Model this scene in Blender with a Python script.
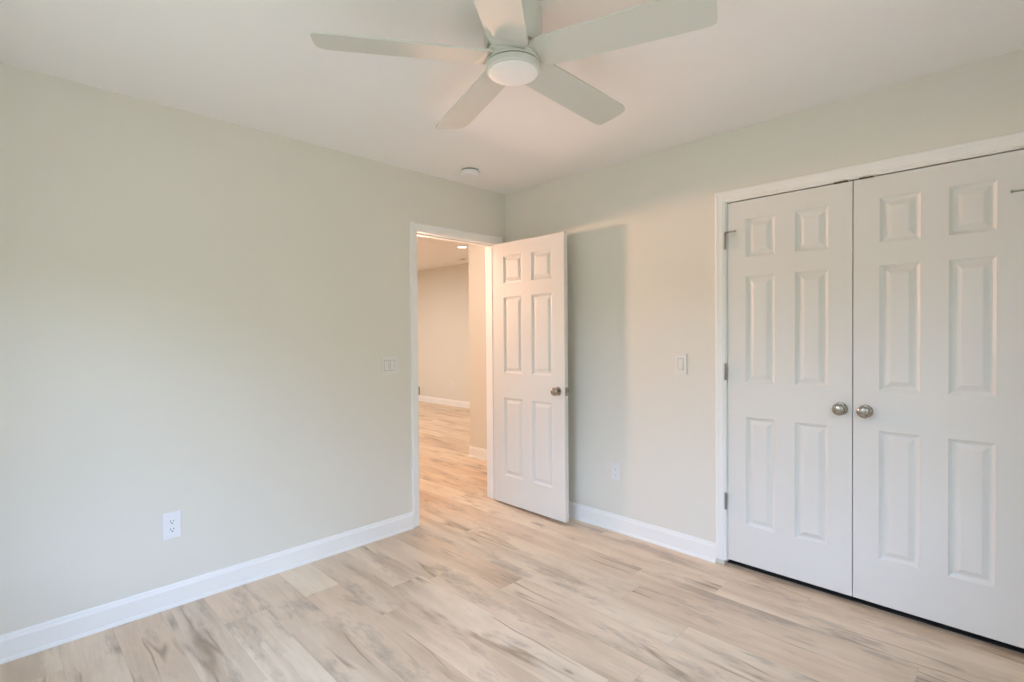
import bpy, bmesh, math, random
from math import pi, sin, cos, radians
from mathutils import Matrix, Vector

for o in list(bpy.data.objects):
    bpy.data.objects.remove(o, do_unlink=True)
scene = bpy.context.scene
COL = scene.collection

# ------------------------------------------------------------------ camera
cam_d = bpy.data.cameras.new('camera')
cam_d.lens = 17.9427
cam_d.sensor_width = 36.0
cam_d.clip_start = 0.02
cam = bpy.data.objects.new('camera', cam_d)
COL.objects.link(cam)
cam.matrix_world = Matrix(((0.709194, -0.004689, 0.704997, 2.93798),
                           (0.704969, 0.015902, -0.70906, 0.0),
                           (-0.007886, 0.999863, 0.014583, 1.32283),
                           (0, 0, 0, 1)))
scene.camera = cam

# ------------------------------------------------------------------ exposure
scene.view_settings.view_transform = 'Standard'
scene.view_settings.look = 'None'
scene.view_settings.gamma = 1.0
scene.view_settings.use_curve_mapping = False
scene.view_settings.exposure = -0.02
try:
    scene.cycles.diffuse_bounces = 8
    scene.cycles.max_bounces = 14
except Exception:
    pass

# ------------------------------------------------------------------ room sizes
XR = 3.356          # wall with the window, behind the camera
YB = -0.322         # wall behind the camera
YC = 2.888          # wall with the closet
H = 2.44            # bedroom ceiling
HH = 2.58           # ceiling of the room beyond the door
DY0, DY1 = 2.036, 2.780   # bedroom doorway between its jambs
DZ = 2.026                # underside of its head jamb
CX0, CX1 = 1.772, 2.968   # closet opening between its jambs
CZ = 2.046
WY0, WY1, WZ0, WZ1 = 0.15, 1.55, 0.70, 2.08   # window opening in wall x = XR
VX0, VX1 = 0.75, 2.15                          # window opening in wall y = YB, same height

# ------------------------------------------------------------------ sky through the window
SKY = 7.9
world = bpy.data.worlds.new('sky')
scene.world = world
world.use_nodes = True
nt = world.node_tree
nt.nodes.clear()
wout = nt.nodes.new('ShaderNodeOutputWorld')
wbg = nt.nodes.new('ShaderNodeBackground')
wtc = nt.nodes.new('ShaderNodeTexCoord')
wsep = nt.nodes.new('ShaderNodeSeparateXYZ')
nt.links.new(wtc.outputs['Generated'], wsep.inputs[0])


def wmath(op, a, b):
    n = nt.nodes.new('ShaderNodeMath')
    n.operation = op
    for i, v in enumerate((a, b)):
        if isinstance(v, (int, float)):
            n.inputs[i].default_value = v
        else:
            nt.links.new(v, n.inputs[i])
    return n.outputs[0]


# unseen trees added to shape the daylight: a tall clump between the two window directions, low elsewhere
ty = nt.nodes.new('ShaderNodeValToRGB')
te = ty.color_ramp.elements
te[0].position, te[0].color = 0.0, (0.02, 0.02, 0.02, 1)
te[1].position, te[1].color = 1.0, (0.0, 0.0, 0.0, 1)
for p_, v_ in ((0.035, 0.03), (0.10, 0.22), (0.43, 0.22), (0.515, 0.0)):
    k_ = te.new(p_)
    k_.color = (v_, v_, v_, 1)
nt.links.new(wmath('MULTIPLY_ADD', wsep.outputs['Y'], 0.5), ty.inputs['Fac'])
ty.inputs['Fac'].links[0].from_node.inputs[2].default_value = 0.5
elev = wmath('SUBTRACT', wsep.outputs['Z'], ty.outputs['Color'])
wr = nt.nodes.new('ShaderNodeValToRGB')
e = wr.color_ramp.elements
e[0].position = 0.0
e[0].color = (0.245, 0.265, 0.22, 1)
e[1].position = 1.0
e[1].color = (0.56, 0.87, 1.47, 1)
for p_, c_ in ((0.48, (0.245, 0.265, 0.22, 1)), (0.50, (0.10, 0.13, 0.06, 1)), (0.545, (0.10, 0.13, 0.06, 1)),
               (0.565, (0.93, 1.16, 1.58, 1)), (0.75, (0.62, 0.93, 1.47, 1))):
    n_ = e.new(p_)
    n_.color = c_
nt.links.new(wmath('MULTIPLY_ADD', elev, 0.5), wr.inputs['Fac'])
wr.inputs['Fac'].links[0].from_node.inputs[2].default_value = 0.5
nt.links.new(wr.outputs['Color'], wbg.inputs['Color'])
wbg.inputs['Strength'].default_value = SKY
nt.links.new(wbg.outputs[0], wout.inputs['Surface'])

for loc_, rot_, wid_ in (((XR + 0.10, (WY0 + WY1) / 2, (WZ0 + WZ1) / 2), (0, radians(90), 0), WY1 - WY0),
                         (((VX0 + VX1) / 2, YB - 0.10, (WZ0 + WZ1) / 2), (radians(90), 0, radians(180)), VX1 - VX0)):
    pd = bpy.data.lights.new('window_daylight', 'AREA')
    pd.shape = 'RECTANGLE'
    pd.size, pd.size_y = (WZ1 - WZ0, wid_) if rot_[1] else (wid_, WZ1 - WZ0)
    pd.cycles.is_portal = True
    po = bpy.data.objects.new('window_daylight', pd)
    po.location = loc_
    po.rotation_euler = rot_
    COL.objects.link(po)


def area(name, loc, aim, size, power, col, spread=180):
    d = bpy.data.lights.new(name, 'AREA')
    d.shape = 'DISK'
    d.size = size
    d.energy = power
    d.color = col
    d.spread = radians(spread)
    o = bpy.data.objects.new(name, d)
    o.location = loc
    v = Vector(aim) - Vector(loc)
    o.rotation_euler = v.to_track_quat('-Z', 'Y').to_euler()
    COL.objects.link(o)
    return o


WARM = (1.0, 0.60, 0.49)
PALE = (1.0, 0.93, 0.92)
AMBER = (1.0, 0.53, 0.36)
# room beyond the door: one visible downlight, added ceiling fills, two unseen warm lights
area('hall_downlight_and_fill', (-1.7, 1.7, HH - 0.03), (-1.7, 1.7, 0), 0.14, 21, (1.0, 0.77, 0.65))  # unseen fill added to brighten the partition and doorway
area('hall_downlight_and_fill', (-0.85, 2.55, HH - 0.03), (-0.85, 2.7, 0), 0.14, 11, (1.0, 0.83, 0.75))  # unseen fill added to lift the partition wall
area('hall_downlight_and_fill', (-2.784, 4.745, HH - 0.03), (-2.784, 4.745, 0), 0.13, 8, (1.0, 0.82, 0.66))
area('hall_downlight_and_fill', (-4.9, 3.4, HH - 0.03), (-4.9, 3.4, 0), 0.14, 64, PALE)  # unseen fill added to brighten the far wall
area('hall_unseen_light', (-2.5, 1.45, 1.87), (0, 2.42, 1.95), 0.26, 13.5, AMBER, 66)  # unseen source, placed to match the shadow of the open door
area('hall_unseen_light', (-1.7, 3.05, 1.20), (1.10, 1.50, 2.26), 0.45, 5.5, AMBER, 60)  # unseen beam added to warm the fan blade nearest the doorway

# ------------------------------------------------------------------ materials


def new_mat(name):
    m = bpy.data.materials.new(name)
    m.use_nodes = True
    return m, m.node_tree, m.node_tree.nodes['Principled BSDF']


def paint(name, col, rough=0.5, bump=0.02, scale=300, var=0.015, spec=0.3):
    m, t, b = new_mat(name)
    tc = t.nodes.new('ShaderNodeTexCoord')
    n = t.nodes.new('ShaderNodeTexNoise')
    n.inputs['Scale'].default_value = scale
    n.inputs['Detail'].default_value = 3
    t.links.new(tc.outputs['Object'], n.inputs['Vector'])
    n2 = t.nodes.new('ShaderNodeTexNoise')
    n2.inputs['Scale'].default_value = 2.5
    t.links.new(tc.outputs['Object'], n2.inputs['Vector'])
    r = t.nodes.new('ShaderNodeValToRGB')
    r.color_ramp.elements[0].color = tuple(c * (1 - var) for c in col) + (1,)
    r.color_ramp.elements[1].color = tuple(min(1, c * (1 + var)) for c in col) + (1,)
    t.links.new(n2.outputs['Fac'], r.inputs['Fac'])
    t.links.new(r.outputs['Color'], b.inputs['Base Color'])
    bp = t.nodes.new('ShaderNodeBump')
    bp.inputs['Strength'].default_value = bump
    bp.inputs['Distance'].default_value = 0.002
    t.links.new(n.outputs['Fac'], bp.inputs['Height'])
    t.links.new(bp.outputs['Normal'], b.inputs['Normal'])
    b.inputs['Roughness'].default_value = rough
    b.inputs['Specular IOR Level'].default_value = spec
    return m


M_WALL = paint('cream_wall_paint', (0.775, 0.755, 0.683), 0.6, 0.04)
M_CEIL = paint('ceiling_paint', (0.90, 0.89, 0.885), 0.8, 0.05, 200)
M_TRIM = paint('white_trim_paint', (0.895, 0.895, 0.875), 0.35, 0.01)
M_DOOR = paint('white_door_paint', (0.765, 0.765, 0.735), 0.38, 0.03, 120)
M_PLAST = paint('white_plastic', (0.86, 0.87, 0.90), 0.3, 0.0)
M_FAN = paint('white_fan_enamel', (0.66, 0.66, 0.61), 0.4, 0.0)
M_LENS = paint('frosted_lens', (0.90, 0.88, 0.87), 0.5, 0.0)
M_PLATE = paint('cream_plastic', (0.80, 0.79, 0.755), 0.35, 0.0)
M_DARK = paint('dark_slot', (0.03, 0.03, 0.03), 0.6, 0.0)
M_SHADE = paint('grey_gap_shade', (0.30, 0.30, 0.29), 0.5, 0.0)
M_GAP = paint('grey_shadow_line', (0.10, 0.11, 0.10), 0.6, 0.0)
M_CLOSET_SHADE = paint('closet_interior_shade', (0.06, 0.055, 0.05), 0.7, 0.0)  # near-black so the closet's shade is put into the colour


def metal(name, col, rough):
    m, t, b = new_mat(name)
    tc = t.nodes.new('ShaderNodeTexCoord')
    n = t.nodes.new('ShaderNodeTexNoise')
    n.inputs['Scale'].default_value = 90
    t.links.new(tc.outputs['Object'], n.inputs['Vector'])
    r = t.nodes.new('ShaderNodeMapRange')
    r.inputs['To Min'].default_value = rough * 0.85
    r.inputs['To Max'].default_value = rough * 1.15
    t.links.new(n.outputs['Fac'], r.inputs['Value'])
    t.links.new(r.outputs['Result'], b.inputs['Roughness'])
    b.inputs['Base Color'].default_value = col + (1,)
    b.inputs['Metallic'].default_value = 1.0
    return m


M_NICKEL = metal('satin_nickel', (0.40, 0.37, 0.32), 0.27)
M_HINGE = metal('hinge_nickel', (0.33, 0.32, 0.29), 0.4)
M_BRONZE = metal('dark_bronze', (0.10, 0.075, 0.045), 0.5)


def lamp_mat():
    m, t, b = new_mat('lit_downlight_lens')
    b.inputs['Base Color'].default_value = (0.9, 0.85, 0.75, 1)
    b.inputs['Emission Color'].default_value = (1.0, 0.88, 0.68, 1)
    b.inputs['Emission Strength'].default_value = 6.0
    return m


M_LIT = lamp_mat()


def glass_mat():
    m = bpy.data.materials.new('window_glass')
    m.use_nodes = True
    t = m.node_tree
    t.nodes.clear()
    o = t.nodes.new('ShaderNodeOutputMaterial')
    mx = t.nodes.new('ShaderNodeMixShader')
    tr = t.nodes.new('ShaderNodeBsdfTransparent')
    gl = t.nodes.new('ShaderNodeBsdfGlossy')
    gl.inputs['Roughness'].default_value = 0.02
    mx.inputs['Fac'].default_value = 0.06
    t.links.new(tr.outputs[0], mx.inputs[1])
    t.links.new(gl.outputs[0], mx.inputs[2])
    t.links.new(mx.outputs[0], o.inputs['Surface'])
    return m


M_GLASS = glass_mat()


def floor_mat():
    PW, PL = 0.182, 1.22
    m, t, b = new_mat('light_oak_planks')
    N, L = t.nodes, t.links

    def mth(op, a, b_=None, c=None):
        n = N.new('ShaderNodeMath')
        n.operation = op
        for i, v in enumerate((a, b_, c)):
            if v is None:
                continue
            if isinstance(v, (int, float)):
                n.inputs[i].default_value = v
            else:
                L.new(v, n.inputs[i])
        return n.outputs[0]

    def vec(x, y, z=0.0):
        n = N.new('ShaderNodeCombineXYZ')
        for i, v in enumerate((x, y, z)):
            if isinstance(v, (int, float)):
                n.inputs[i].default_value = v
            else:
                L.new(v, n.inputs[i])
        return n.outputs[0]

    def noise(v, scale, detail=4, rough=0.55, dist=0.0):
        n = N.new('ShaderNodeTexNoise')
        n.inputs['Scale'].default_value = scale
        n.inputs['Detail'].default_value = detail
        n.inputs['Roughness'].default_value = rough
        n.inputs['Distortion'].default_value = dist
        L.new(v, n.inputs['Vector'])
        return n.outputs['Fac']

    def ramp(f, stops):
        n = N.new('ShaderNodeValToRGB')
        es = n.color_ramp.elements
        es[0].position, es[0].color = stops[0][0], stops[0][1] + (1,)
        es[1].position, es[1].color = stops[-1][0], stops[-1][1] + (1,)
        for p_, c_ in stops[1:-1]:
            k = es.new(p_)
            k.color = c_ + (1,)
        L.new(f, n.inputs['Fac'])
        return n.outputs['Color']

    def mix(f, a, b_, mode='MIX'):
        n = N.new('ShaderNodeMix')
        n.data_type = 'RGBA'
        n.blend_type = mode
        for s, v in ((n.inputs[0], f), (n.inputs[6], a), (n.inputs[7], b_)):
            if isinstance(v, (int, float)):
                s.default_value = v
            elif isinstance(v, tuple):
                s.default_value = v + (1,)
            else:
                L.new(v, s)
        return n.outputs[2]

    tc = N.new('ShaderNodeTexCoord')
    sp = N.new('ShaderNodeSeparateXYZ')
    L.new(tc.outputs['Object'], sp.inputs[0])
    x, y = sp.outputs['X'], sp.outputs['Y']
    yr = mth('DIVIDE', mth('ADD', y, 10.03), PW)
    row = mth('FLOOR', yr)
    fy = mth('FRACT', yr)
    wn = N.new('ShaderNodeTexWhiteNoise')
    wn.noise_dimensions = '1D'
    L.new(row, wn.inputs['W'])
    xr = mth('DIVIDE', mth('ADD', x, mth('MULTIPLY_ADD', wn.outputs['Value'], PL, 20.0)), PL)
    colm = mth('FLOOR', xr)
    fx = mth('FRACT', xr)
    wn2 = N.new('ShaderNodeTexWhiteNoise')
    wn2.noise_dimensions = '2D'
    L.new(vec(row, colm), wn2.inputs['Vector'])
    rnd = wn2.outputs['Value']
    sc = N.new('ShaderNodeSeparateColor')
    L.new(wn2.outputs['Color'], sc.inputs[0])
    r1, r2 = sc.outputs[0], sc.outputs[1]
    # plank-local coordinates, shifted per plank so the figure differs
    px = mth('ADD', x, mth('MULTIPLY', r1, 37.0))
    py = mth('ADD', y, mth('MULTIPLY', r2, 23.0))
    warp = noise(vec(mth('MULTIPLY', px, 1.3), mth('MULTIPLY', py, 4.0), rnd), 1.0, 3)
    pyw = mth('ADD', py, mth('MULTIPLY', mth('SUBTRACT', warp, 0.5), 0.09))
    fine = noise(vec(mth('MULTIPLY', px, 7.0), mth('MULTIPLY', pyw, 150.0), rnd), 1.0, 5, 0.65)
    band = noise(vec(mth('MULTIPLY', px, 0.9), mth('MULTIPLY', pyw, 11.0), rnd), 1.0, 3, 0.5)
    blot = noise(vec(mth('MULTIPLY', px, 2.6), mth('MULTIPLY', py, 6.5), rnd), 1.0, 4, 0.6)
    patch = noise(vec(mth('MULTIPLY', px, 2.1), mth('MULTIPLY', pyw, 7.5), mth('ADD', rnd, 5.0)), 1.0, 5, 0.62)
    grit = noise(vec(mth('MULTIPLY', px, 16.0), mth('MULTIPLY', pyw, 70.0), rnd), 1.0, 5, 0.7)
    # plank ground colour: from pinkish tan to pale and to grey oak
    base = ramp(rnd, [(0.0, (0.71, 0.54, 0.385)), (0.3, (0.79, 0.64, 0.482)), (0.6, (0.81, 0.67, 0.507)), (0.8, (0.74, 0.565, 0.405)), (1.0, (0.72, 0.595, 0.458))])
    bt = ramp(band, [(0.32, (0.76, 0.70, 0.64)), (0.45, (0.95, 0.93, 0.91)), (0.62, (1.03, 1.03, 1.03))])
    c = mix(0.8, base, bt, 'MULTIPLY')
    bl = ramp(blot, [(0.35, (0.90, 0.885, 0.87)), (0.55, (1.0, 1.0, 1.0)), (0.7, (1.04, 1.05, 1.06))])
    c = mix(0.9, c, bl, 'MULTIPLY')
    fr = ramp(fine, [(0.30, (0.88, 0.87, 0.855)), (0.52, (0.99, 0.99, 0.99)), (0.72, (1.04, 1.04, 1.04))])
    c = mix(0.7, c, fr, 'MULTIPLY')
    # grey-brown smudges, broken up by the grain
    pm = ramp(mth('ADD', patch, mth('MULTIPLY', mth('SUBTRACT', grit, 0.5), 0.30)), [(0.545, (0, 0, 0)), (0.69, (1, 1, 1))])
    c = mix(mth('MULTIPLY', pm, 0.60), c, (0.33, 0.25, 0.19))
    # a few long cracks following the figure
    cn = noise(vec(mth('MULTIPLY', px, 0.55), mth('MULTIPLY', pyw, 8.5), mth('ADD', rnd, 9.0)), 1.0, 2, 0.45)
    ln = mth('ABSOLUTE', mth('SUBTRACT', cn, 0.5))
    lm = ramp(mth('ADD', ln, mth('MULTIPLY', mth('SUBTRACT', grit, 0.5), 0.02)), [(0.0, (1, 1, 1)), (0.010, (0.6, 0.6, 0.6)), (0.026, (0, 0, 0))])
    gate = noise(vec(mth('MULTIPLY', px, 2.2), mth('MULTIPLY', py, 3.0), mth('ADD', rnd, 3.0)), 1.0, 2, 0.5)
    gm = ramp(gate, [(0.50, (0, 0, 0)), (0.60, (1, 1, 1))])
    lsep = N.new('ShaderNodeSeparateColor')
    L.new(lm, lsep.inputs[0])
    gsep = N.new('ShaderNodeSeparateColor')
    L.new(gm, gsep.inputs[0])
    c = mix(mth('MULTIPLY', mth('MULTIPLY', lsep.outputs[0], gsep.outputs[0]), 0.72), c, (0.27, 0.17, 0.10))
    # knots: only in some cells, each with a tan halo drawn out along the grain
    vo = N.new('ShaderNodeTexVoronoi')
    vo.feature = 'F1'
    vo.inputs['Scale'].default_value = 1.0
    L.new(vec(mth('MULTIPLY', px, 1.9), mth('MULTIPLY', pyw, 5.6), rnd), vo.inputs['Vector'])
    vs = N.new('ShaderNodeSeparateColor')
    L.new(vo.outputs['Color'], vs.inputs[0])
    on = mth('GREATER_THAN', vs.outputs[0], 0.38)
    dist = mth('ADD', vo.outputs['Distance'], mth('MULTIPLY', mth('SUBTRACT', grit, 0.5), 0.07))
    hm = ramp(dist, [(0.03, (1, 1, 1)), (0.13, (0.5, 0.5, 0.5)), (0.30, (0, 0, 0))])
    c = mix(mth('MULTIPLY', mth('MULTIPLY', hm, on), 0.48), c, (0.46, 0.33, 0.22))
    km = ramp(dist, [(0.015, (1, 1, 1)), (0.045, (0.7, 0.7, 0.7)), (0.075, (0, 0, 0))])
    c = mix(mth('MULTIPLY', mth('MULTIPLY', km, on), 0.88), c, (0.20, 0.12, 0.07))
    # joints between planks
    ey = mth('MULTIPLY', mth('MINIMUM', fy, mth('SUBTRACT', 1.0, fy)), PW)
    ex = mth('MULTIPLY', mth('MINIMUM', fx, mth('SUBTRACT', 1.0, fx)), PL)
    ed = mth('MINIMUM', ey, ex)
    jm = mth('LESS_THAN', ed, 0.0011)
    c = mix(mth('MULTIPLY', jm, 0.22), c, (0.25, 0.19, 0.13))
    L.new(c, b.inputs['Base Color'])
    rr = N.new('ShaderNodeMapRange')
    rr.inputs['To Min'].default_value = 0.27
    rr.inputs['To Max'].default_value = 0.40
    L.new(fine, rr.inputs['Value'])
    L.new(rr.outputs['Result'], b.inputs['Roughness'])
    b.inputs['Specular IOR Level'].default_value = 0.5
    bp = N.new('ShaderNodeBump')
    bp.inputs['Strength'].default_value = 0.10
    bp.inputs['Distance'].default_value = 0.002
    L.new(mth('SUBTRACT', fine, mth('MULTIPLY', jm, 1.0)), bp.inputs['Height'])
    L.new(bp.outputs['Normal'], b.inputs['Normal'])
    return m


M_FLOOR = floor_mat()

# ------------------------------------------------------------------ mesh helpers


def obj(name, bm, mat, parent=None, smooth=False, label=None, cat=None, kind=None, group=None):
    bmesh.ops.recalc_face_normals(bm, faces=bm.faces)
    me = bpy.data.meshes.new(name)
    bm.to_mesh(me)
    bm.free()
    me.materials.append(mat)
    if smooth:
        for p in me.polygons:
            p.use_smooth = True
        try:
            me.set_sharp_from_angle(angle=radians(35))
        except Exception:
            pass
    o = bpy.data.objects.new(name, me)
    COL.objects.link(o)
    if parent is not None:
        o.parent = parent
    tag(o, label, cat, kind, group)
    return o


def tag(o, label=None, cat=None, kind=None, group=None):
    if label:
        o['label'] = label
    if cat:
        o['category'] = cat
    if kind:
        o['kind'] = kind
    if group:
        o['group'] = group
    return o


def empty(name, loc, label, cat, kind=None, group=None, rz=0.0):
    o = bpy.data.objects.new(name, None)
    o.empty_display_size = 0.1
    o.location = loc
    o.rotation_euler = (0, 0, rz)
    COL.objects.link(o)
    return tag(o, label, cat, kind, group)


def BM():
    return bmesh.new()


def box(bm, x0, x1, y0, y1, z0, z1, bev=0.0, seg=2):
    vs = [bm.verts.new((x, y, z)) for x in (x0, x1) for y in (y0, y1) for z in (z0, z1)]
    fs = [bm.faces.new([vs[i] for i in f]) for f in
          ((0, 1, 3, 2), (4, 6, 7, 5), (0, 4, 5, 1), (2, 3, 7, 6), (0, 2, 6, 4), (1, 5, 7, 3))]
    if bev > 0:
        es = list({e_ for f in fs for e_ in f.edges})
        bmesh.ops.bevel(bm, geom=es, offset=bev, segments=seg, affect='EDGES', profile=0.5)
    return bm


def lathe(bm, prof, origin, axis, seg=40):
    """prof: (radius, distance along axis) pairs; closes to the axis at r = 0."""
    a = Vector(axis).normalized()
    u = a.orthogonal().normalized()
    v = a.cross(u)
    o = Vector(origin)
    rings = []
    for r, d in prof:
        if r < 1e-6:
            rings.append([bm.verts.new(o + a * d)])
        else:
            rings.append([bm.verts.new(o + a * d + (u * cos(2 * pi * k / seg) + v * sin(2 * pi * k / seg)) * r) for k in range(seg)])
    for A, B in zip(rings, rings[1:]):
        for k in range(seg):
            k2 = (k + 1) % seg
            if len(A) == 1 and len(B) == 1:
                continue
            if len(A) == 1:
                bm.faces.new((A[0], B[k], B[k2]))
            elif len(B) == 1:
                bm.faces.new((A[k], A[k2], B[0]))
            else:
                bm.faces.new((A[k], A[k2], B[k2], B[k]))
    return bm


def sweep(bm, prof, path, outs, ups):
    """prof (o, t) points closed; placed at each path corner as p + o*out + t*up."""
    rings = []
    for p, ou, up in zip(path, outs, ups):
        p, ou, up = Vector(p), Vector(ou), Vector(up)
        rings.append([bm.verts.new(p + ou * o_ + up * t_) for o_, t_ in prof])
    n = len(prof)
    for A, B in zip(rings, rings[1:]):
        for k in range(n):
            bm.faces.new((A[k], A[(k + 1) % n], B[(k + 1) % n], B[k]))
    bm.faces.new(rings[0])
    bm.faces.new(rings[-1][::-1])
    return bm


CASING = [(0, 0), (0, 0.008), (0.004, 0.010), (0.010, 0.010), (0.013, 0.0125), (0.036, 0.0145), (0.041, 0.0165),
          (0.052, 0.0165), (0.057, 0.013), (0.057, 0)]
BASE = [(0, 0), (0, 0.020), (0.005, 0.020), (0.013, 0.0175), (0.016, 0.0125), (0.086, 0.0125), (0.090, 0.0115),
        (0.096, 0.0085), (0.104, 0.0075), (0.110, 0.005), (0.111, 0)]


def baseboard(bm, a, b, up):
    sweep(bm, BASE, (a, b), ((0, 0, 1), (0, 0, 1)), (up, up))


# ------------------------------------------------------------------ the shell
S = 'structure'
bm = BM()
box(bm, -8.2, XR + 0.14, YB - 0.14, 6.05, -0.10, 0.0)
obj('floor', bm, M_FLOOR, kind=S, label='light oak plank floor running through the bedroom and the room beyond the door', cat='floor')

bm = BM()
box(bm, 1.551, 3.249, YC + 0.040, 3.549, 0.0005, 0.004)  # dark sheet laid in as the shade under the closet doors
obj('floor_closet_shade', bm, M_CLOSET_SHADE, kind=S, label='near-black sheet painted as the shade on the closet floor, seen through the gap under its doors', cat='floor')
bm = BM()
box(bm, -0.12, XR + 0.14, YB - 0.14, YC + 0.12, H, H + 0.14)
obj('ceiling', bm, M_CEIL, kind=S, label='flat pale ceiling of the bedroom above the fan', cat='ceiling')
bm = BM()
box(bm, -8.2, -0.121, YB - 0.14, 6.05, HH, HH + 0.14)
obj('ceiling_hall', bm, M_CEIL, kind=S, label='warm lit ceiling of the room seen through the open door', cat='ceiling')

# left wall with the doorway
bm = BM()
box(bm, -0.12, 0, YB - 0.12, DY0 - 0.018, 0, HH)
box(bm, -0.12, 0, DY0 - 0.018, DY1 + 0.018, DZ + 0.018, HH)
box(bm, -0.12, 0, DY1 + 0.018, 3.60, 0, HH)
wall_left = obj('wall_left', bm, M_WALL, kind=S, label='long cream wall on the left with the open doorway', cat='wall')

# closet wall
bm = BM()
box(bm, 0.0005, CX0 - 0.018, YC, YC + 0.12, 0, H)
box(bm, CX0 - 0.018, CX1 + 0.018, YC, YC + 0.12, CZ + 0.018, H)
box(bm, CX1 + 0.018, XR + 0.12, YC, YC + 0.12, 0, H)
wall_right = obj('wall_right', bm, M_WALL, kind=S, label='cream wall on the right holding the white closet doors', cat='wall')

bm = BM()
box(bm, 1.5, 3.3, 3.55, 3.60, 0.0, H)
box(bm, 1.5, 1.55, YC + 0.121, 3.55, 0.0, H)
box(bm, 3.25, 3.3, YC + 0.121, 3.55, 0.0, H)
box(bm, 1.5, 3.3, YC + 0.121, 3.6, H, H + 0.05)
obj('wall_closet_interior', bm, M_CLOSET_SHADE, kind=S, label='walls inside the closet behind its doors, shade painted into their colour', cat='wall')

# walls behind the camera
bm = BM()
box(bm, 0.0005, VX0, YB - 0.12, YB, 0, H)
box(bm, VX1, XR + 0.12, YB - 0.12, YB, 0, H)
box(bm, VX0, VX1, YB - 0.12, YB, 0, WZ0)
box(bm, VX0, VX1, YB - 0.12, YB, WZ1, H)
obj('wall_back', bm, M_WALL, kind=S, label='cream wall behind the camera', cat='wall')
bm = BM()
box(bm, XR, XR + 0.12, YB + 0.0005, WY0, 0, H)
box(bm, XR, XR + 0.12, WY1, YC - 0.0005, 0, H)
box(bm, XR, XR + 0.12, WY0, WY1, 0, WZ0)
box(bm, XR, XR + 0.12, WY0, WY1, WZ1, H)
wall_window = obj('wall_window', bm, M_WALL, kind=S, label='cream wall with the bedroom window, opposite the doorway wall', cat='wall')

# the two windows: built facing +x along local y, then turned


def window(name, loc, rz, wid, label):
    win = empty(name, loc, label, 'window', S, rz=rz)
    h_, w2, hgt = 0.03, wid / 2, WZ1 - WZ0
    bm = BM()
    for y0, y1, z0, z1 in ((-w2, -w2 + .04, 0, hgt), (w2 - .04, w2, 0, hgt), (-w2 + .04, w2 - .04, 0, .04),
                           (-w2 + .04, w2 - .04, hgt - .04, hgt), (-h_, h_, .04, hgt - .04)):
        box(bm, 0.03, 0.09, y0, y1, z0, z1)
    obj('window_frame', bm, M_TRIM, win)
    zm = hgt / 2
    bm = BM()
    box(bm, 0.045, 0.08, -w2 + .04, -h_, zm - .018, zm + .018)
    box(bm, 0.045, 0.08, h_, w2 - .04, zm - .018, zm + .018)
    obj('meeting_rail', bm, M_TRIM, win)
    for y0, y1 in ((-w2 + .04, -h_), (h_, w2 - .04)):
        bm = BM()
        box(bm, 0.060, 0.064, y0, y1, .04, zm - .018)
        box(bm, 0.060, 0.064, y0, y1, zm + .018, hgt - .04)
        obj('pane', bm, M_GLASS, win)
    bm = BM()
    box(bm, -0.05, 0.03, -w2 - .06, w2 + .06, -0.025, 0.0, 0.004)
    obj('window_sill', bm, M_TRIM, win)


window('window_1', (XR, (WY0 + WY1) / 2, WZ0), 0, WY1 - WY0, 'white double window in the wall opposite the doorway')
window('window_2', ((VX0 + VX1) / 2, YB, WZ0), radians(-90), VX1 - VX0, 'white double window in the wall facing the closet')

# the room beyond the door
PX, PY, FY = -1.277, 3.585, 5.88
bm = BM()
box(bm, PX, -0.1205, PY, PY + 0.12, 0, HH)
box(bm, PX, PX + 0.12, PY + 0.12, FY, 0, HH)
obj('wall_hall_partition', bm, M_WALL, kind=S, label='short warm lit wall just beyond the doorway, ending in a corner', cat='wall')
bm = BM()
box(bm, -8.1, PX + 0.12, FY, FY + 0.12, 0, HH)
obj('wall_hall_far', bm, M_WALL, kind=S, label='far warm lit wall of the room beyond the doorway', cat='wall')
bm = BM()
box(bm, -8.2, -8.1, YB - 0.12, FY + 0.12, 0, HH)
box(bm, -8.1, -0.1205, YB - 0.12, YB, 0, HH)
obj('wall_hall_side', bm, M_WALL, kind=S, label='out of sight walls closing the room beyond the doorway', cat='wall')

# baseboards
bm = BM()
baseboard(bm, (0, YB, 0), (0, DY0 - 0.0625, 0), (1, 0, 0))
obj('baseboard_left', bm, M_TRIM, kind=S, label='white baseboard along the foot of the left wall', cat='baseboard')
bm = BM()
baseboard(bm, (0.0, YC, 0), (CX0 - 0.0625, YC, 0), (0, -1, 0))
obj('baseboard_right', bm, M_TRIM, kind=S, label='white baseboard between the open door and the closet', cat='baseboard')
bm = BM()
baseboard(bm, (PX - 0.012, PY, 0), (-0.1205, PY, 0), (0, -1, 0))
baseboard(bm, (PX, FY, 0), (PX, PY - 0.012, 0), (-1, 0, 0))
obj('baseboard_partition', bm, M_TRIM, kind=S, label='white baseboard wrapping the short wall beyond the doorway', cat='baseboard')
bm = BM()
baseboard(bm, (-8.1, FY, 0), (PX, FY, 0), (0, -1, 0))
obj('baseboard_far', bm, M_TRIM, kind=S, label='white baseboard along the far wall of the room beyond the doorway', cat='baseboard')


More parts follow.
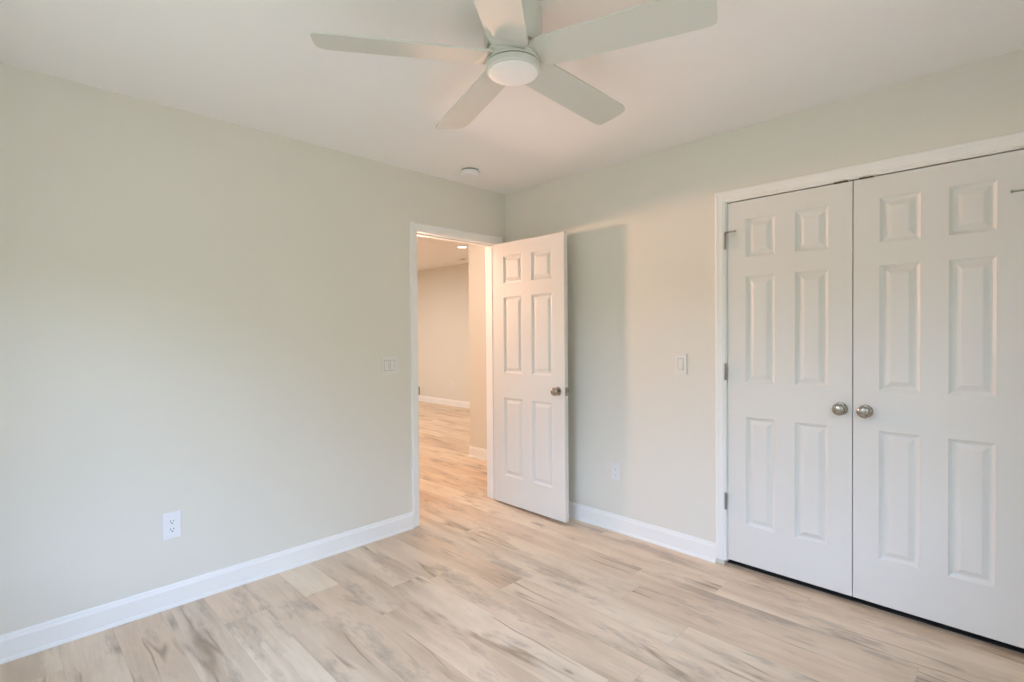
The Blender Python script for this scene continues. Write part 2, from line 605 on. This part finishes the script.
# ------------------------------------------------------------------ casings and jambs
def u_casing(bm, ax, a0, a1, ztop, zbot, plane, up, reveal=0.005):
    """casing round an opening a0..a1 on the axis ax ('x' or 'y')"""
    a0 -= reveal
    a1 += reveal
    zt = ztop + reveal
    if ax == 'y':
        P = [(plane, a0, zbot), (plane, a0, zt), (plane, a1, zt), (plane, a1, zbot)]
        O = [(0, -1, 0), (0, -1, 1), (0, 1, 1), (0, 1, 0)]
    else:
        P = [(a0, plane, zbot), (a0, plane, zt), (a1, plane, zt), (a1, plane, zbot)]
        O = [(-1, 0, 0), (-1, 0, 1), (1, 0, 1), (1, 0, 0)]
    sweep(bm, CASING, P, O, [up] * 4)


tr = empty('trim_1', (0, (DY0 + DY1) / 2, 0), 'white door frame around the open doorway in the left wall', 'door frame', S)
ox, oy, oz = tr.location
bm = BM()
u_casing(bm, 'y', DY0 - oy, DY1 - oy, DZ, 0.004, 0, (1, 0, 0))
obj('casing', bm, M_TRIM, tr)
bm = BM()
u_casing(bm, 'y', DY0 - oy, DY1 - oy, DZ, 0.004, -0.1205, (-1, 0, 0))
obj('casing', bm, M_TRIM, tr)
bm = BM()
box(bm, -0.12, 0, DY0 - 0.018 - oy, DY0 - oy, 0, DZ + 0.018)
box(bm, -0.12, 0, DY1 - oy, DY1 + 0.018 - oy, 0, DZ + 0.018)
box(bm, -0.12, 0, DY0 - oy, DY1 - oy, DZ, DZ + 0.018)
obj('jamb', bm, M_TRIM, tr)
bm = BM()
box(bm, -0.075, -0.038, DY0 - oy, DY0 + .010 - oy, 0, DZ)
box(bm, -0.075, -0.038, DY1 - .010 - oy, DY1 - oy, 0, DZ)
box(bm, -0.075, -0.038, DY0 + .010 - oy, DY1 - .010 - oy, DZ - .010, DZ)
obj('door_stop', bm, M_TRIM, tr)
bm = BM()
box(bm, -0.030, 0.0125, DY0 - 0.004 - oy, DY0 + 0.003 - oy, 0.905, 0.962, 0.001)
obj('strike_plate', bm, M_HINGE, tr, label='nickel strike plate')

tr2 = empty('trim_2', ((CX0 + CX1) / 2, YC, 0), 'white casing around the double closet doors', 'door frame', S)
ox, oy, oz = tr2.location
bm = BM()
u_casing(bm, 'x', CX0 - ox, CX1 - ox, CZ, 0.030, 0, (0, -1, 0))
obj('casing', bm, M_TRIM, tr2)
bm = BM()
box(bm, CX0 - 0.018 - ox, CX0 - ox, 0, 0.12, 0.026, CZ + 0.018)
box(bm, CX1 - ox, CX1 + 0.018 - ox, 0, 0.12, 0.026, CZ + 0.018)
box(bm, CX0 - ox, CX1 - ox, 0, 0.12, CZ, CZ + 0.018)
obj('jamb', bm, M_TRIM, tr2)
XM = 2.3715
for a, b_ in ((2.293, 2.349), (2.397, 2.452)):
    bm = BM()
    box(bm, a - ox, b_ - ox, -0.006, 0.030, CZ - 0.0075, CZ, 0.0008)
    obj('roller_catch', bm, M_BRONZE, tr2, label='dark bronze catch plate')


# ------------------------------------------------------------------ panelled doors
def panel_door(bm, W, T, Hd, xs, zs):
    """six panel slab: x 0..W, y 0..T (front at y = 0), z 0..Hd; panels in the odd cells of xs / zs"""
    def face(yf, sgn):
        V = {}

        def vert(x, z, d=0.0):
            k = (round(x, 5), round(z, 5), round(d, 5))
            if k not in V:
                V[k] = bm.verts.new((x, yf + sgn * d, z))
            return V[k]
        for i in range(len(xs) - 1):
            for j in range(len(zs) - 1):
                x0, x1, z0, z1 = xs[i], xs[i + 1], zs[j], zs[j + 1]
                if i % 2 == 1 and j % 2 == 1:
                    loops = [(0, 0), (0.002, 0.003), (0.012, 0.0105), (0.017, 0.0115), (0.021, 0.0110), (0.040, 0.003), (0.043, 0.0025)]
                    prev = None
                    for ins, d in loops:
                        lp = [vert(x0 + ins, z0 + ins, d), vert(x1 - ins, z0 + ins, d), vert(x1 - ins, z1 - ins, d), vert(x0 + ins, z1 - ins, d)]
                        if prev:
                            for k in range(4):
                                bm.faces.new((prev[k], prev[(k + 1) % 4], lp[(k + 1) % 4], lp[k]))
                        prev = lp
                    bm.faces.new(prev)
                else:
                    bm.faces.new((vert(x0, z0), vert(x1, z0), vert(x1, z1), vert(x0, z1)))
        return V
    A = face(0.0, 1)
    B = face(T, -1)

    def strip(pts):
        for p, q_ in zip(pts, pts[1:]):
            bm.faces.new((A[p + (0.0,)], A[q_ + (0.0,)], B[q_ + (0.0,)], B[p + (0.0,)]))
    X = [round(v, 5) for v in xs]
    Z = [round(v, 5) for v in zs]
    strip([(x, Z[0]) for x in X])
    strip([(x, Z[-1]) for x in X])
    strip([(X[0], z) for z in Z])
    strip([(X[-1], z) for z in Z])
    return bm


ROSE = [(0, 0), (0.0305, 0), (0.0305, 0.004), (0.028, 0.007), (0.020, 0.009), (0.0125, 0.010), (0.0115, 0.022), (0.013, 0.026)]
KNOB = [(0.013, 0.026), (0.020, 0.028), (0.0268, 0.034), (0.0290, 0.041), (0.0282, 0.047), (0.0250, 0.0520), (0.0195, 0.0552),
        (0.0120, 0.0568), (0.006, 0.0576), (0, 0.0578)]


def add_knob(door, x, z, y, sgn, label):
    bm = BM()
    lathe(bm, KNOB, (x, y, z), (0, sgn, 0), 48)
    k = obj('knob', bm, M_NICKEL, door, smooth=True, label=label)
    bm = BM()
    lathe(bm, ROSE, (x, y, z), (0, sgn, 0), 48)
    obj('rosette', bm, M_NICKEL, k, smooth=True)
    return k


def add_hinge(door, x, y, z0, z1, pin=0, leaf=0):
    bm = BM()
    n = 5
    hh = (z1 - z0) / n
    for i in range(n):
        lathe(bm, [(0, 0), (0.0052, 0.0003), (0.0058, 0.001), (0.0058, hh - 0.0012), (0.0052, hh - 0.0004), (0, hh - 0.0002)],
              (x, y, z0 + i * hh), (0, 0, 1), 16)
    lathe(bm, [(0.0035, 0), (0.0046, 0.001), (0.0046, 0.004), (0, 0.006)], (x, y, z1), (0, 0, 1), 16)
    if leaf:
        box(bm, min(x, x + leaf), max(x, x + leaf), y + 0.004, y + 0.006, z0, z1)
    h_ = obj('hinge', bm, M_HINGE, door, smooth=True, label='nickel hinge')
    if pin:
        bm = BM()
        zz = z1 + 0.003
        box(bm, min(x, x + pin * 0.012), max(x, x + pin * 0.012), y - 0.012, y + 0.008, zz - 0.002, zz + 0.001)
        lathe(bm, [(0, 0), (0.0034, 0.0003), (0.0034, 0.052), (0, 0.0525)], (x + pin * 0.006, y - 0.010, zz), (pin, 0.0, 0), 12)
        lathe(bm, [(0, 0), (0.0050, 0.0005), (0.0055, 0.004), (0.0050, 0.010), (0, 0.0105)], (x + pin * 0.052, y - 0.010, zz), (pin, 0.0, 0), 14)
        obj('hinge_pin_stop', bm, M_HINGE, h_, smooth=True)
    return h_


ZB = 0.040
ZS = [0, 0.215, 0.815, 1.005, 1.586, 1.691, 1.897, 1.999]
YF = YC - 0.001    # front face of the closet doors

# left closet door
d2 = empty('door_2', (1.7755, YF, ZB), 'left white six panel closet door, the one beside the light switch', 'door', S)
W2 = 2.3695 - 1.7755
bm = BM()
panel_door(bm, W2, 0.035, ZS[-1], [0, 0.098, 0.247, 0.344, 0.493, W2], ZS)
obj('slab', bm, M_DOOR, d2)
add_knob(d2, 2.3225 - 1.7755, 0.945 - ZB, 0, -1, 'round satin nickel knob')
hx, hy = 1.7695 - 1.7755, 2.871 - YF
add_hinge(d2, hx, hy, 1.783 - ZB, 1.873 - ZB, pin=1)
add_hinge(d2, hx, hy, 1.052 - ZB, 1.144 - ZB)
add_hinge(d2, hx, hy, 0.324 - ZB, 0.414 - ZB)

# right closet door
d3 = empty('door_3', (2.3735, YF, ZB), 'right white six panel closet door, cut by the right edge', 'door', S)
W3 = 2.9665 - 2.3735
bm = BM()
panel_door(bm, W3, 0.035, ZS[-1], [0, 0.103, 0.252, 0.349, 0.498, W3], ZS)
obj('slab', bm, M_DOOR, d3)
add_knob(d3, 2.4235 - 2.3735, 0.943 - ZB, 0, -1, 'round satin nickel knob')
hx = 2.9725 - 2.3735
add_hinge(d3, hx, hy, 1.783 - ZB, 1.870 - ZB, pin=-1)
add_hinge(d3, hx, hy, 1.052 - ZB, 1.144 - ZB)
add_hinge(d3, hx, hy, 0.324 - ZB, 0.414 - ZB)

# open bedroom door: hinge pin just proud of the wall, slab swung back along the closet wall
HX, HY, ANG = 0.016, 2.735, radians(-0.4)
d1 = empty('door_1', (HX, HY, 0.018), 'white six panel bedroom door standing open against the closet wall', 'door', S, rz=ANG)
W1 = 0.714
Z1 = [v * 0.9995 for v in ZS]
bm = BM()
panel_door(bm, W1, 0.035, Z1[-1], [0, 0.114, 0.310, 0.406, 0.602, W1], Z1)
obj('slab', bm, M_DOOR, d1)
k1 = add_knob(d1, 0.654, 0.920 - 0.018, 0, -1, 'satin nickel knob')
k2 = add_knob(d1, 0.654, 0.920 - 0.018, 0.035, 1, 'satin nickel knob')
bm = BM()
box(bm, W1 - 0.001, W1 + 0.0016, 0.005, 0.030, 0.920 - 0.018 - 0.029, 0.920 - 0.018 + 0.029, 0.0006)
lt = obj('latch_plate', bm, M_HINGE, d1, label='nickel latch plate on the door edge')
bm = BM()
box(bm, W1 + 0.0005, W1 + 0.011, 0.011, 0.024, 0.893, 0.911, 0.002)
obj('latch_bolt', bm, M_NICKEL, lt)
for z0 in (0.18, 0.97, 1.74):
    add_hinge(d1, -0.006, 0.041, z0, z0 + 0.09)


# ------------------------------------------------------------------ wall plates
def plate_bm(bm, w, h, th=0.006):
    box(bm, -w / 2, w / 2, -th, 0, -h / 2, h / 2, 0.0025, 3)


def wall_thing(name, loc, rz, label, cat):
    return empty(name, loc, label, cat, rz=rz)


def rocker(p, cx):
    bm = BM()
    x0, x1, z0, z1 = cx - 0.0165, cx + 0.0165, -0.0335, 0.0335
    # frame line round the paddle then the tilted paddle itself
    vs = [bm.verts.new(v) for v in ((x0, -0.0062, z0), (x1, -0.0062, z0), (x1, -0.0062, z1), (x0, -0.0062, z1),
                                    (x0 + .0015, -0.0105, z0 + .001), (x1 - .0015, -0.0105, z0 + .001),
                                    (x1 - .0015, -0.0068, z1 - .001), (x0 + .0015, -0.0068, z1 - .001),
                                    (x0 + .0015, -0.0078, 0), (x1 - .0015, -0.0078, 0), (x0, -0.0062, 0), (x1, -0.0062, 0))]
    for f in ((4, 5, 9, 8), (8, 9, 6, 7), (0, 1, 5, 4), (7, 6, 2, 3), (0, 4, 8, 10), (10, 8, 7, 3), (1, 11, 9, 5), (11, 2, 6, 9)):
        bm.faces.new([vs[i] for i in f])
    r = obj('rocker', bm, M_PLATE, p)
    bm = BM()
    for a0, a1, b0, b1 in ((x0 - .0012, x0, z0 - .0012, z1 + .0012), (x1, x1 + .0012, z0 - .0012, z1 + .0012),
                           (x0, x1, z0 - .0012, z0), (x0, x1, z1, z1 + .0012)):
        box(bm, a0, a1, -0.00635, -0.0058, b0, b1)
    obj('rocker_gap', bm, M_GAP, r)


def receptacle(p, cz):
    bm = BM()
    lathe(bm, [(0.0172, 0), (0.0172, 0.0012), (0.0165, 0.002), (0, 0.002)], (0, -0.0058, cz), (0, -1, 0), 32)
    for v in bm.verts:      # flat top and bottom like a duplex face
        v.co.z = cz + max(-0.0135, min(0.0135, v.co.z - cz))
    r = obj('receptacle', bm, M_PLAST, p)
    bm = BM()
    box(bm, -0.0078, -0.0052, -0.0083, -0.0076, cz - 0.001, cz + 0.0075)
    box(bm, 0.0052, 0.0078, -0.0083, -0.0076, cz + 0.000, cz + 0.0070)
    lathe(bm, [(0, 0), (0.0030, 0), (0.0030, 0.0007), (0, 0.0007)], (0, -0.0076, cz - 0.0075), (0, -1, 0), 14)
    obj('slots', bm, M_DARK, r)


outlet_mat = M_PLAST


def outlet(loc, rz, label, w=0.074, h=0.125):
    p = wall_thing('outlet', loc, rz, label, 'outlet')
    bm = BM()
    plate_bm(bm, w, h)
    obj('plate', bm, outlet_mat, p)
    receptacle(p, 0.0195)
    receptacle(p, -0.0195)
    bm = BM()
    lathe(bm, [(0, 0), (0.003, 0), (0.003, 0.0008), (0, 0.0012)], (0, -0.006, 0), (0, -1, 0), 12)
    obj('screw', bm, M_PLAST, p)
    return p


LEFT = radians(90)        # plates are built facing -y; turned to face +x
outlet((0.0005, 0.583, 0.398), LEFT, 'white duplex outlet low on the left wall above the baseboard', 0.078, 0.130)
outlet_mat = M_PLATE
outlet((1.038, YC - 0.0005, 0.399), 0, 'white duplex outlet low on the wall right of the open door', 0.074, 0.120)
outlet((-4.448, FY - 0.0005, 0.372), 0, 'small outlet on the far wall of the room through the doorway', 0.074, 0.120)
sw = wall_thing('light_switch', (0.0005, 1.807, 1.120), LEFT, 'double rocker light switch plate left of the doorway', 'light switch')
bm = BM()
plate_bm(bm, 0.117, 0.122)
obj('plate', bm, M_PLATE, sw)
rocker(sw, -0.023)
rocker(sw, 0.023)
sw = wall_thing('light_switch', (1.498, YC - 0.0005, 1.132), 0, 'single rocker light switch plate left of the closet doors', 'light switch')
bm = BM()
plate_bm(bm, 0.074, 0.122)
obj('plate', bm, M_PLATE, sw)
rocker(sw, 0)

# ------------------------------------------------------------------ smoke detector
sd = empty('smoke_detector', (0.272, 2.288, H), 'round white smoke detector on the ceiling near the corner above the doorway', 'smoke detector')
bm = BM()
lathe(bm, [(0, 0), (0.060, 0), (0.060, -0.008), (0.058, -0.011), (0, -0.011)], (0, 0, 0), (0, 0, 1), 48)
obj('mounting_base', bm, M_SHADE, sd, smooth=True)  # base coloured grey to paint in the shaded gap above the cover
bm = BM()
lathe(bm, [(0, -0.0105), (0.064, -0.0105), (0.066, -0.012), (0.066, -0.026), (0.063, -0.031), (0.054, -0.036), (0.030, -0.039), (0, -0.040)],
      (0, 0, 0), (0, 0, 1), 48)
obj('cover', bm, M_PLAST, sd, smooth=True)
bm = BM()
lathe(bm, [(0, -0.0395), (0.007, -0.0395), (0.007, -0.0412), (0.005, -0.0418), (0, -0.0418)], (0.025, -0.02, 0), (0, 0, 1), 20)
obj('test_button', bm, M_PLATE, sd, smooth=True)

# ------------------------------------------------------------------ hall ceiling fittings
dl = empty('downlight', (-2.784, 4.745, HH), 'lit round recessed downlight in the ceiling beyond the doorway', 'downlight')
bm = BM()
lathe(bm, [(0.060, 0.0), (0.082, 0.0), (0.082, -0.003), (0.078, -0.005), (0.062, -0.004), (0.060, -0.001)], (0, 0, 0), (0, 0, 1), 40)
obj('trim_ring', bm, M_PLAST, dl, smooth=True)
bm = BM()
lathe(bm, [(0, -0.0015), (0.061, -0.0015), (0.061, -0.0035), (0, -0.0035)], (0, 0, 0), (0, 0, 1), 40)
obj('lens', bm, M_LIT, dl)
cv = empty('ceiling_vent', (-3.688, 5.514, HH), 'small pale ceiling vent behind the lit downlight beyond the doorway', 'vent')
bm = BM()
box(bm, -0.08, 0.08, -0.06, 0.06, -0.006, 0.0, 0.002)
obj('frame', bm, M_PLAST, cv)
bm = BM()
for k in range(5):
    yy = -0.040 + k * 0.02
    box(bm, -0.065, 0.065, yy - 0.003, yy + 0.003, -0.0068, -0.0058)
obj('slots', bm, M_GAP, cv)

# ------------------------------------------------------------------ ceiling fan
FX, FYC, FZ, FR = 1.678, 1.283, 2.281, 0.662
fan = empty('ceiling_fan', (FX, FYC, H), 'white five blade ceiling fan with a round light, flush against the ceiling', 'ceiling fan')
zz = FZ - H
bm = BM()
lathe(bm, [(0, 0), (0.100, 0), (0.100, -0.004), (0.1030, -0.006), (0.1025, -0.095), (0.099, -0.112), (0.093, -0.122), (0, -0.122)], (0, 0, 0), (0, 0, 1), 64)
obj('motor_housing', bm, M_FAN, fan, smooth=True)
bm = BM()
lathe(bm, [(0, zz + 0.030), (0.084, zz + 0.030), (0.088, zz + 0.026), (0.088, zz - 0.006), (0.085, zz - 0.0085), (0, zz - 0.0085)], (0, 0, 0), (0, 0, 1), 64)
obj('rotor', bm, M_FAN, fan, smooth=True)
bm = BM()
lathe(bm, [(0, zz - 0.0085), (0.083, zz - 0.0085), (0.083, zz - 0.0225), (0, zz - 0.0225)], (0, 0, 0), (0, 0, 1), 64)  # solid dark ring paints in the shade of the gap
obj('gap_shade_ring', bm, M_GAP, fan, label='dark ring painted as the shaded gap above the light')
bm = BM()
lathe(bm, [(0.0835, zz - 0.0115), (0.0925, zz - 0.0115), (0.0935, zz - 0.0125), (0.0935, zz - 0.0175), (0.0925, zz - 0.0185), (0.0835, zz - 0.0185)],
      (0, 0, 0), (0, 0, 1), 64)
obj('blade_plate', bm, M_FAN, fan, smooth=True)
bm = BM()
lathe(bm, [(0.080, zz - 0.023), (0.0935, zz - 0.023), (0.0960, zz - 0.026), (0.0960, zz - 0.044), (0.093, zz - 0.048), (0.082, zz - 0.049), (0.080, zz - 0.046)],
      (0, 0, 0), (0, 0, 1), 64)
obj('light_ring', bm, M_FAN, fan, smooth=True)
bm = BM()
lathe(bm, [(0, zz - 0.030), (0.086, zz - 0.030), (0.088, zz - 0.047), (0.084, zz - 0.052), (0.070, zz - 0.056), (0.045, zz - 0.058), (0, zz - 0.059)],
      (0, 0, 0), (0, 0, 1), 64)
obj('light_lens', bm, M_LENS, fan, smooth=True, label='frosted round lens, unlit')


def blade_bm(ang):
    bm = BM()
    pit = radians(-11.5)
    L = [(0.060, 0.034, -0.034), (0.095, 0.062, -0.062), (0.130, 0.068, -0.068), (0.30, 0.072, -0.072), (0.50, 0.0755, -0.0755)]
    # tip: flat end with one clipped, rounded corner each side
    tip = [(FR - 0.045, 0.0765), (FR - 0.018, 0.0745), (FR - 0.004, 0.066), (FR, 0.045), (FR + 0.002, 0.0), (FR, -0.040),
           (FR - 0.006, -0.058), (FR - 0.020, -0.071), (FR - 0.048, -0.0765)]
    outline = [(r, w) for r, w, _ in L] + tip + [(r, w) for r, _, w in reversed(L)]
    th = 0.0035
    up, dn = [], []
    R = Matrix.Rotation(ang, 3, 'Z')
    for r, w in outline:
        k = min(1.0, max(0.25, (r - 0.05) / 0.06))
        p = Vector((r, w * cos(pit * k), zz + w * sin(pit * k)))
        n = Vector((0, -sin(pit * k), cos(pit * k)))
        up.append(bm.verts.new(R @ (p + n * th)))
        dn.append(bm.verts.new(R @ (p - n * th)))
    m_ = len(outline)
    for k in range(m_):
        k2 = (k + 1) % m_
        bm.faces.new((up[k], up[k2], dn[k2], dn[k]))
    # fill both faces as ladders across the width
    half = m_ // 2
    for lst in (up, dn):
        i, j = 0, m_ - 1
        while j - i > 2:
            bm.faces.new((lst[i], lst[i + 1], lst[j - 1], lst[j]))
            i += 1
            j -= 1
        if j - i == 2:
            bm.faces.new((lst[i], lst[i + 1], lst[j]))
    return bm


for k in range(5):
    obj('blade', blade_bm(radians(-125.3 - 72 * k + (1.25, -1.5, 1.5, 0.25, 0)[k])), M_FAN, fan)
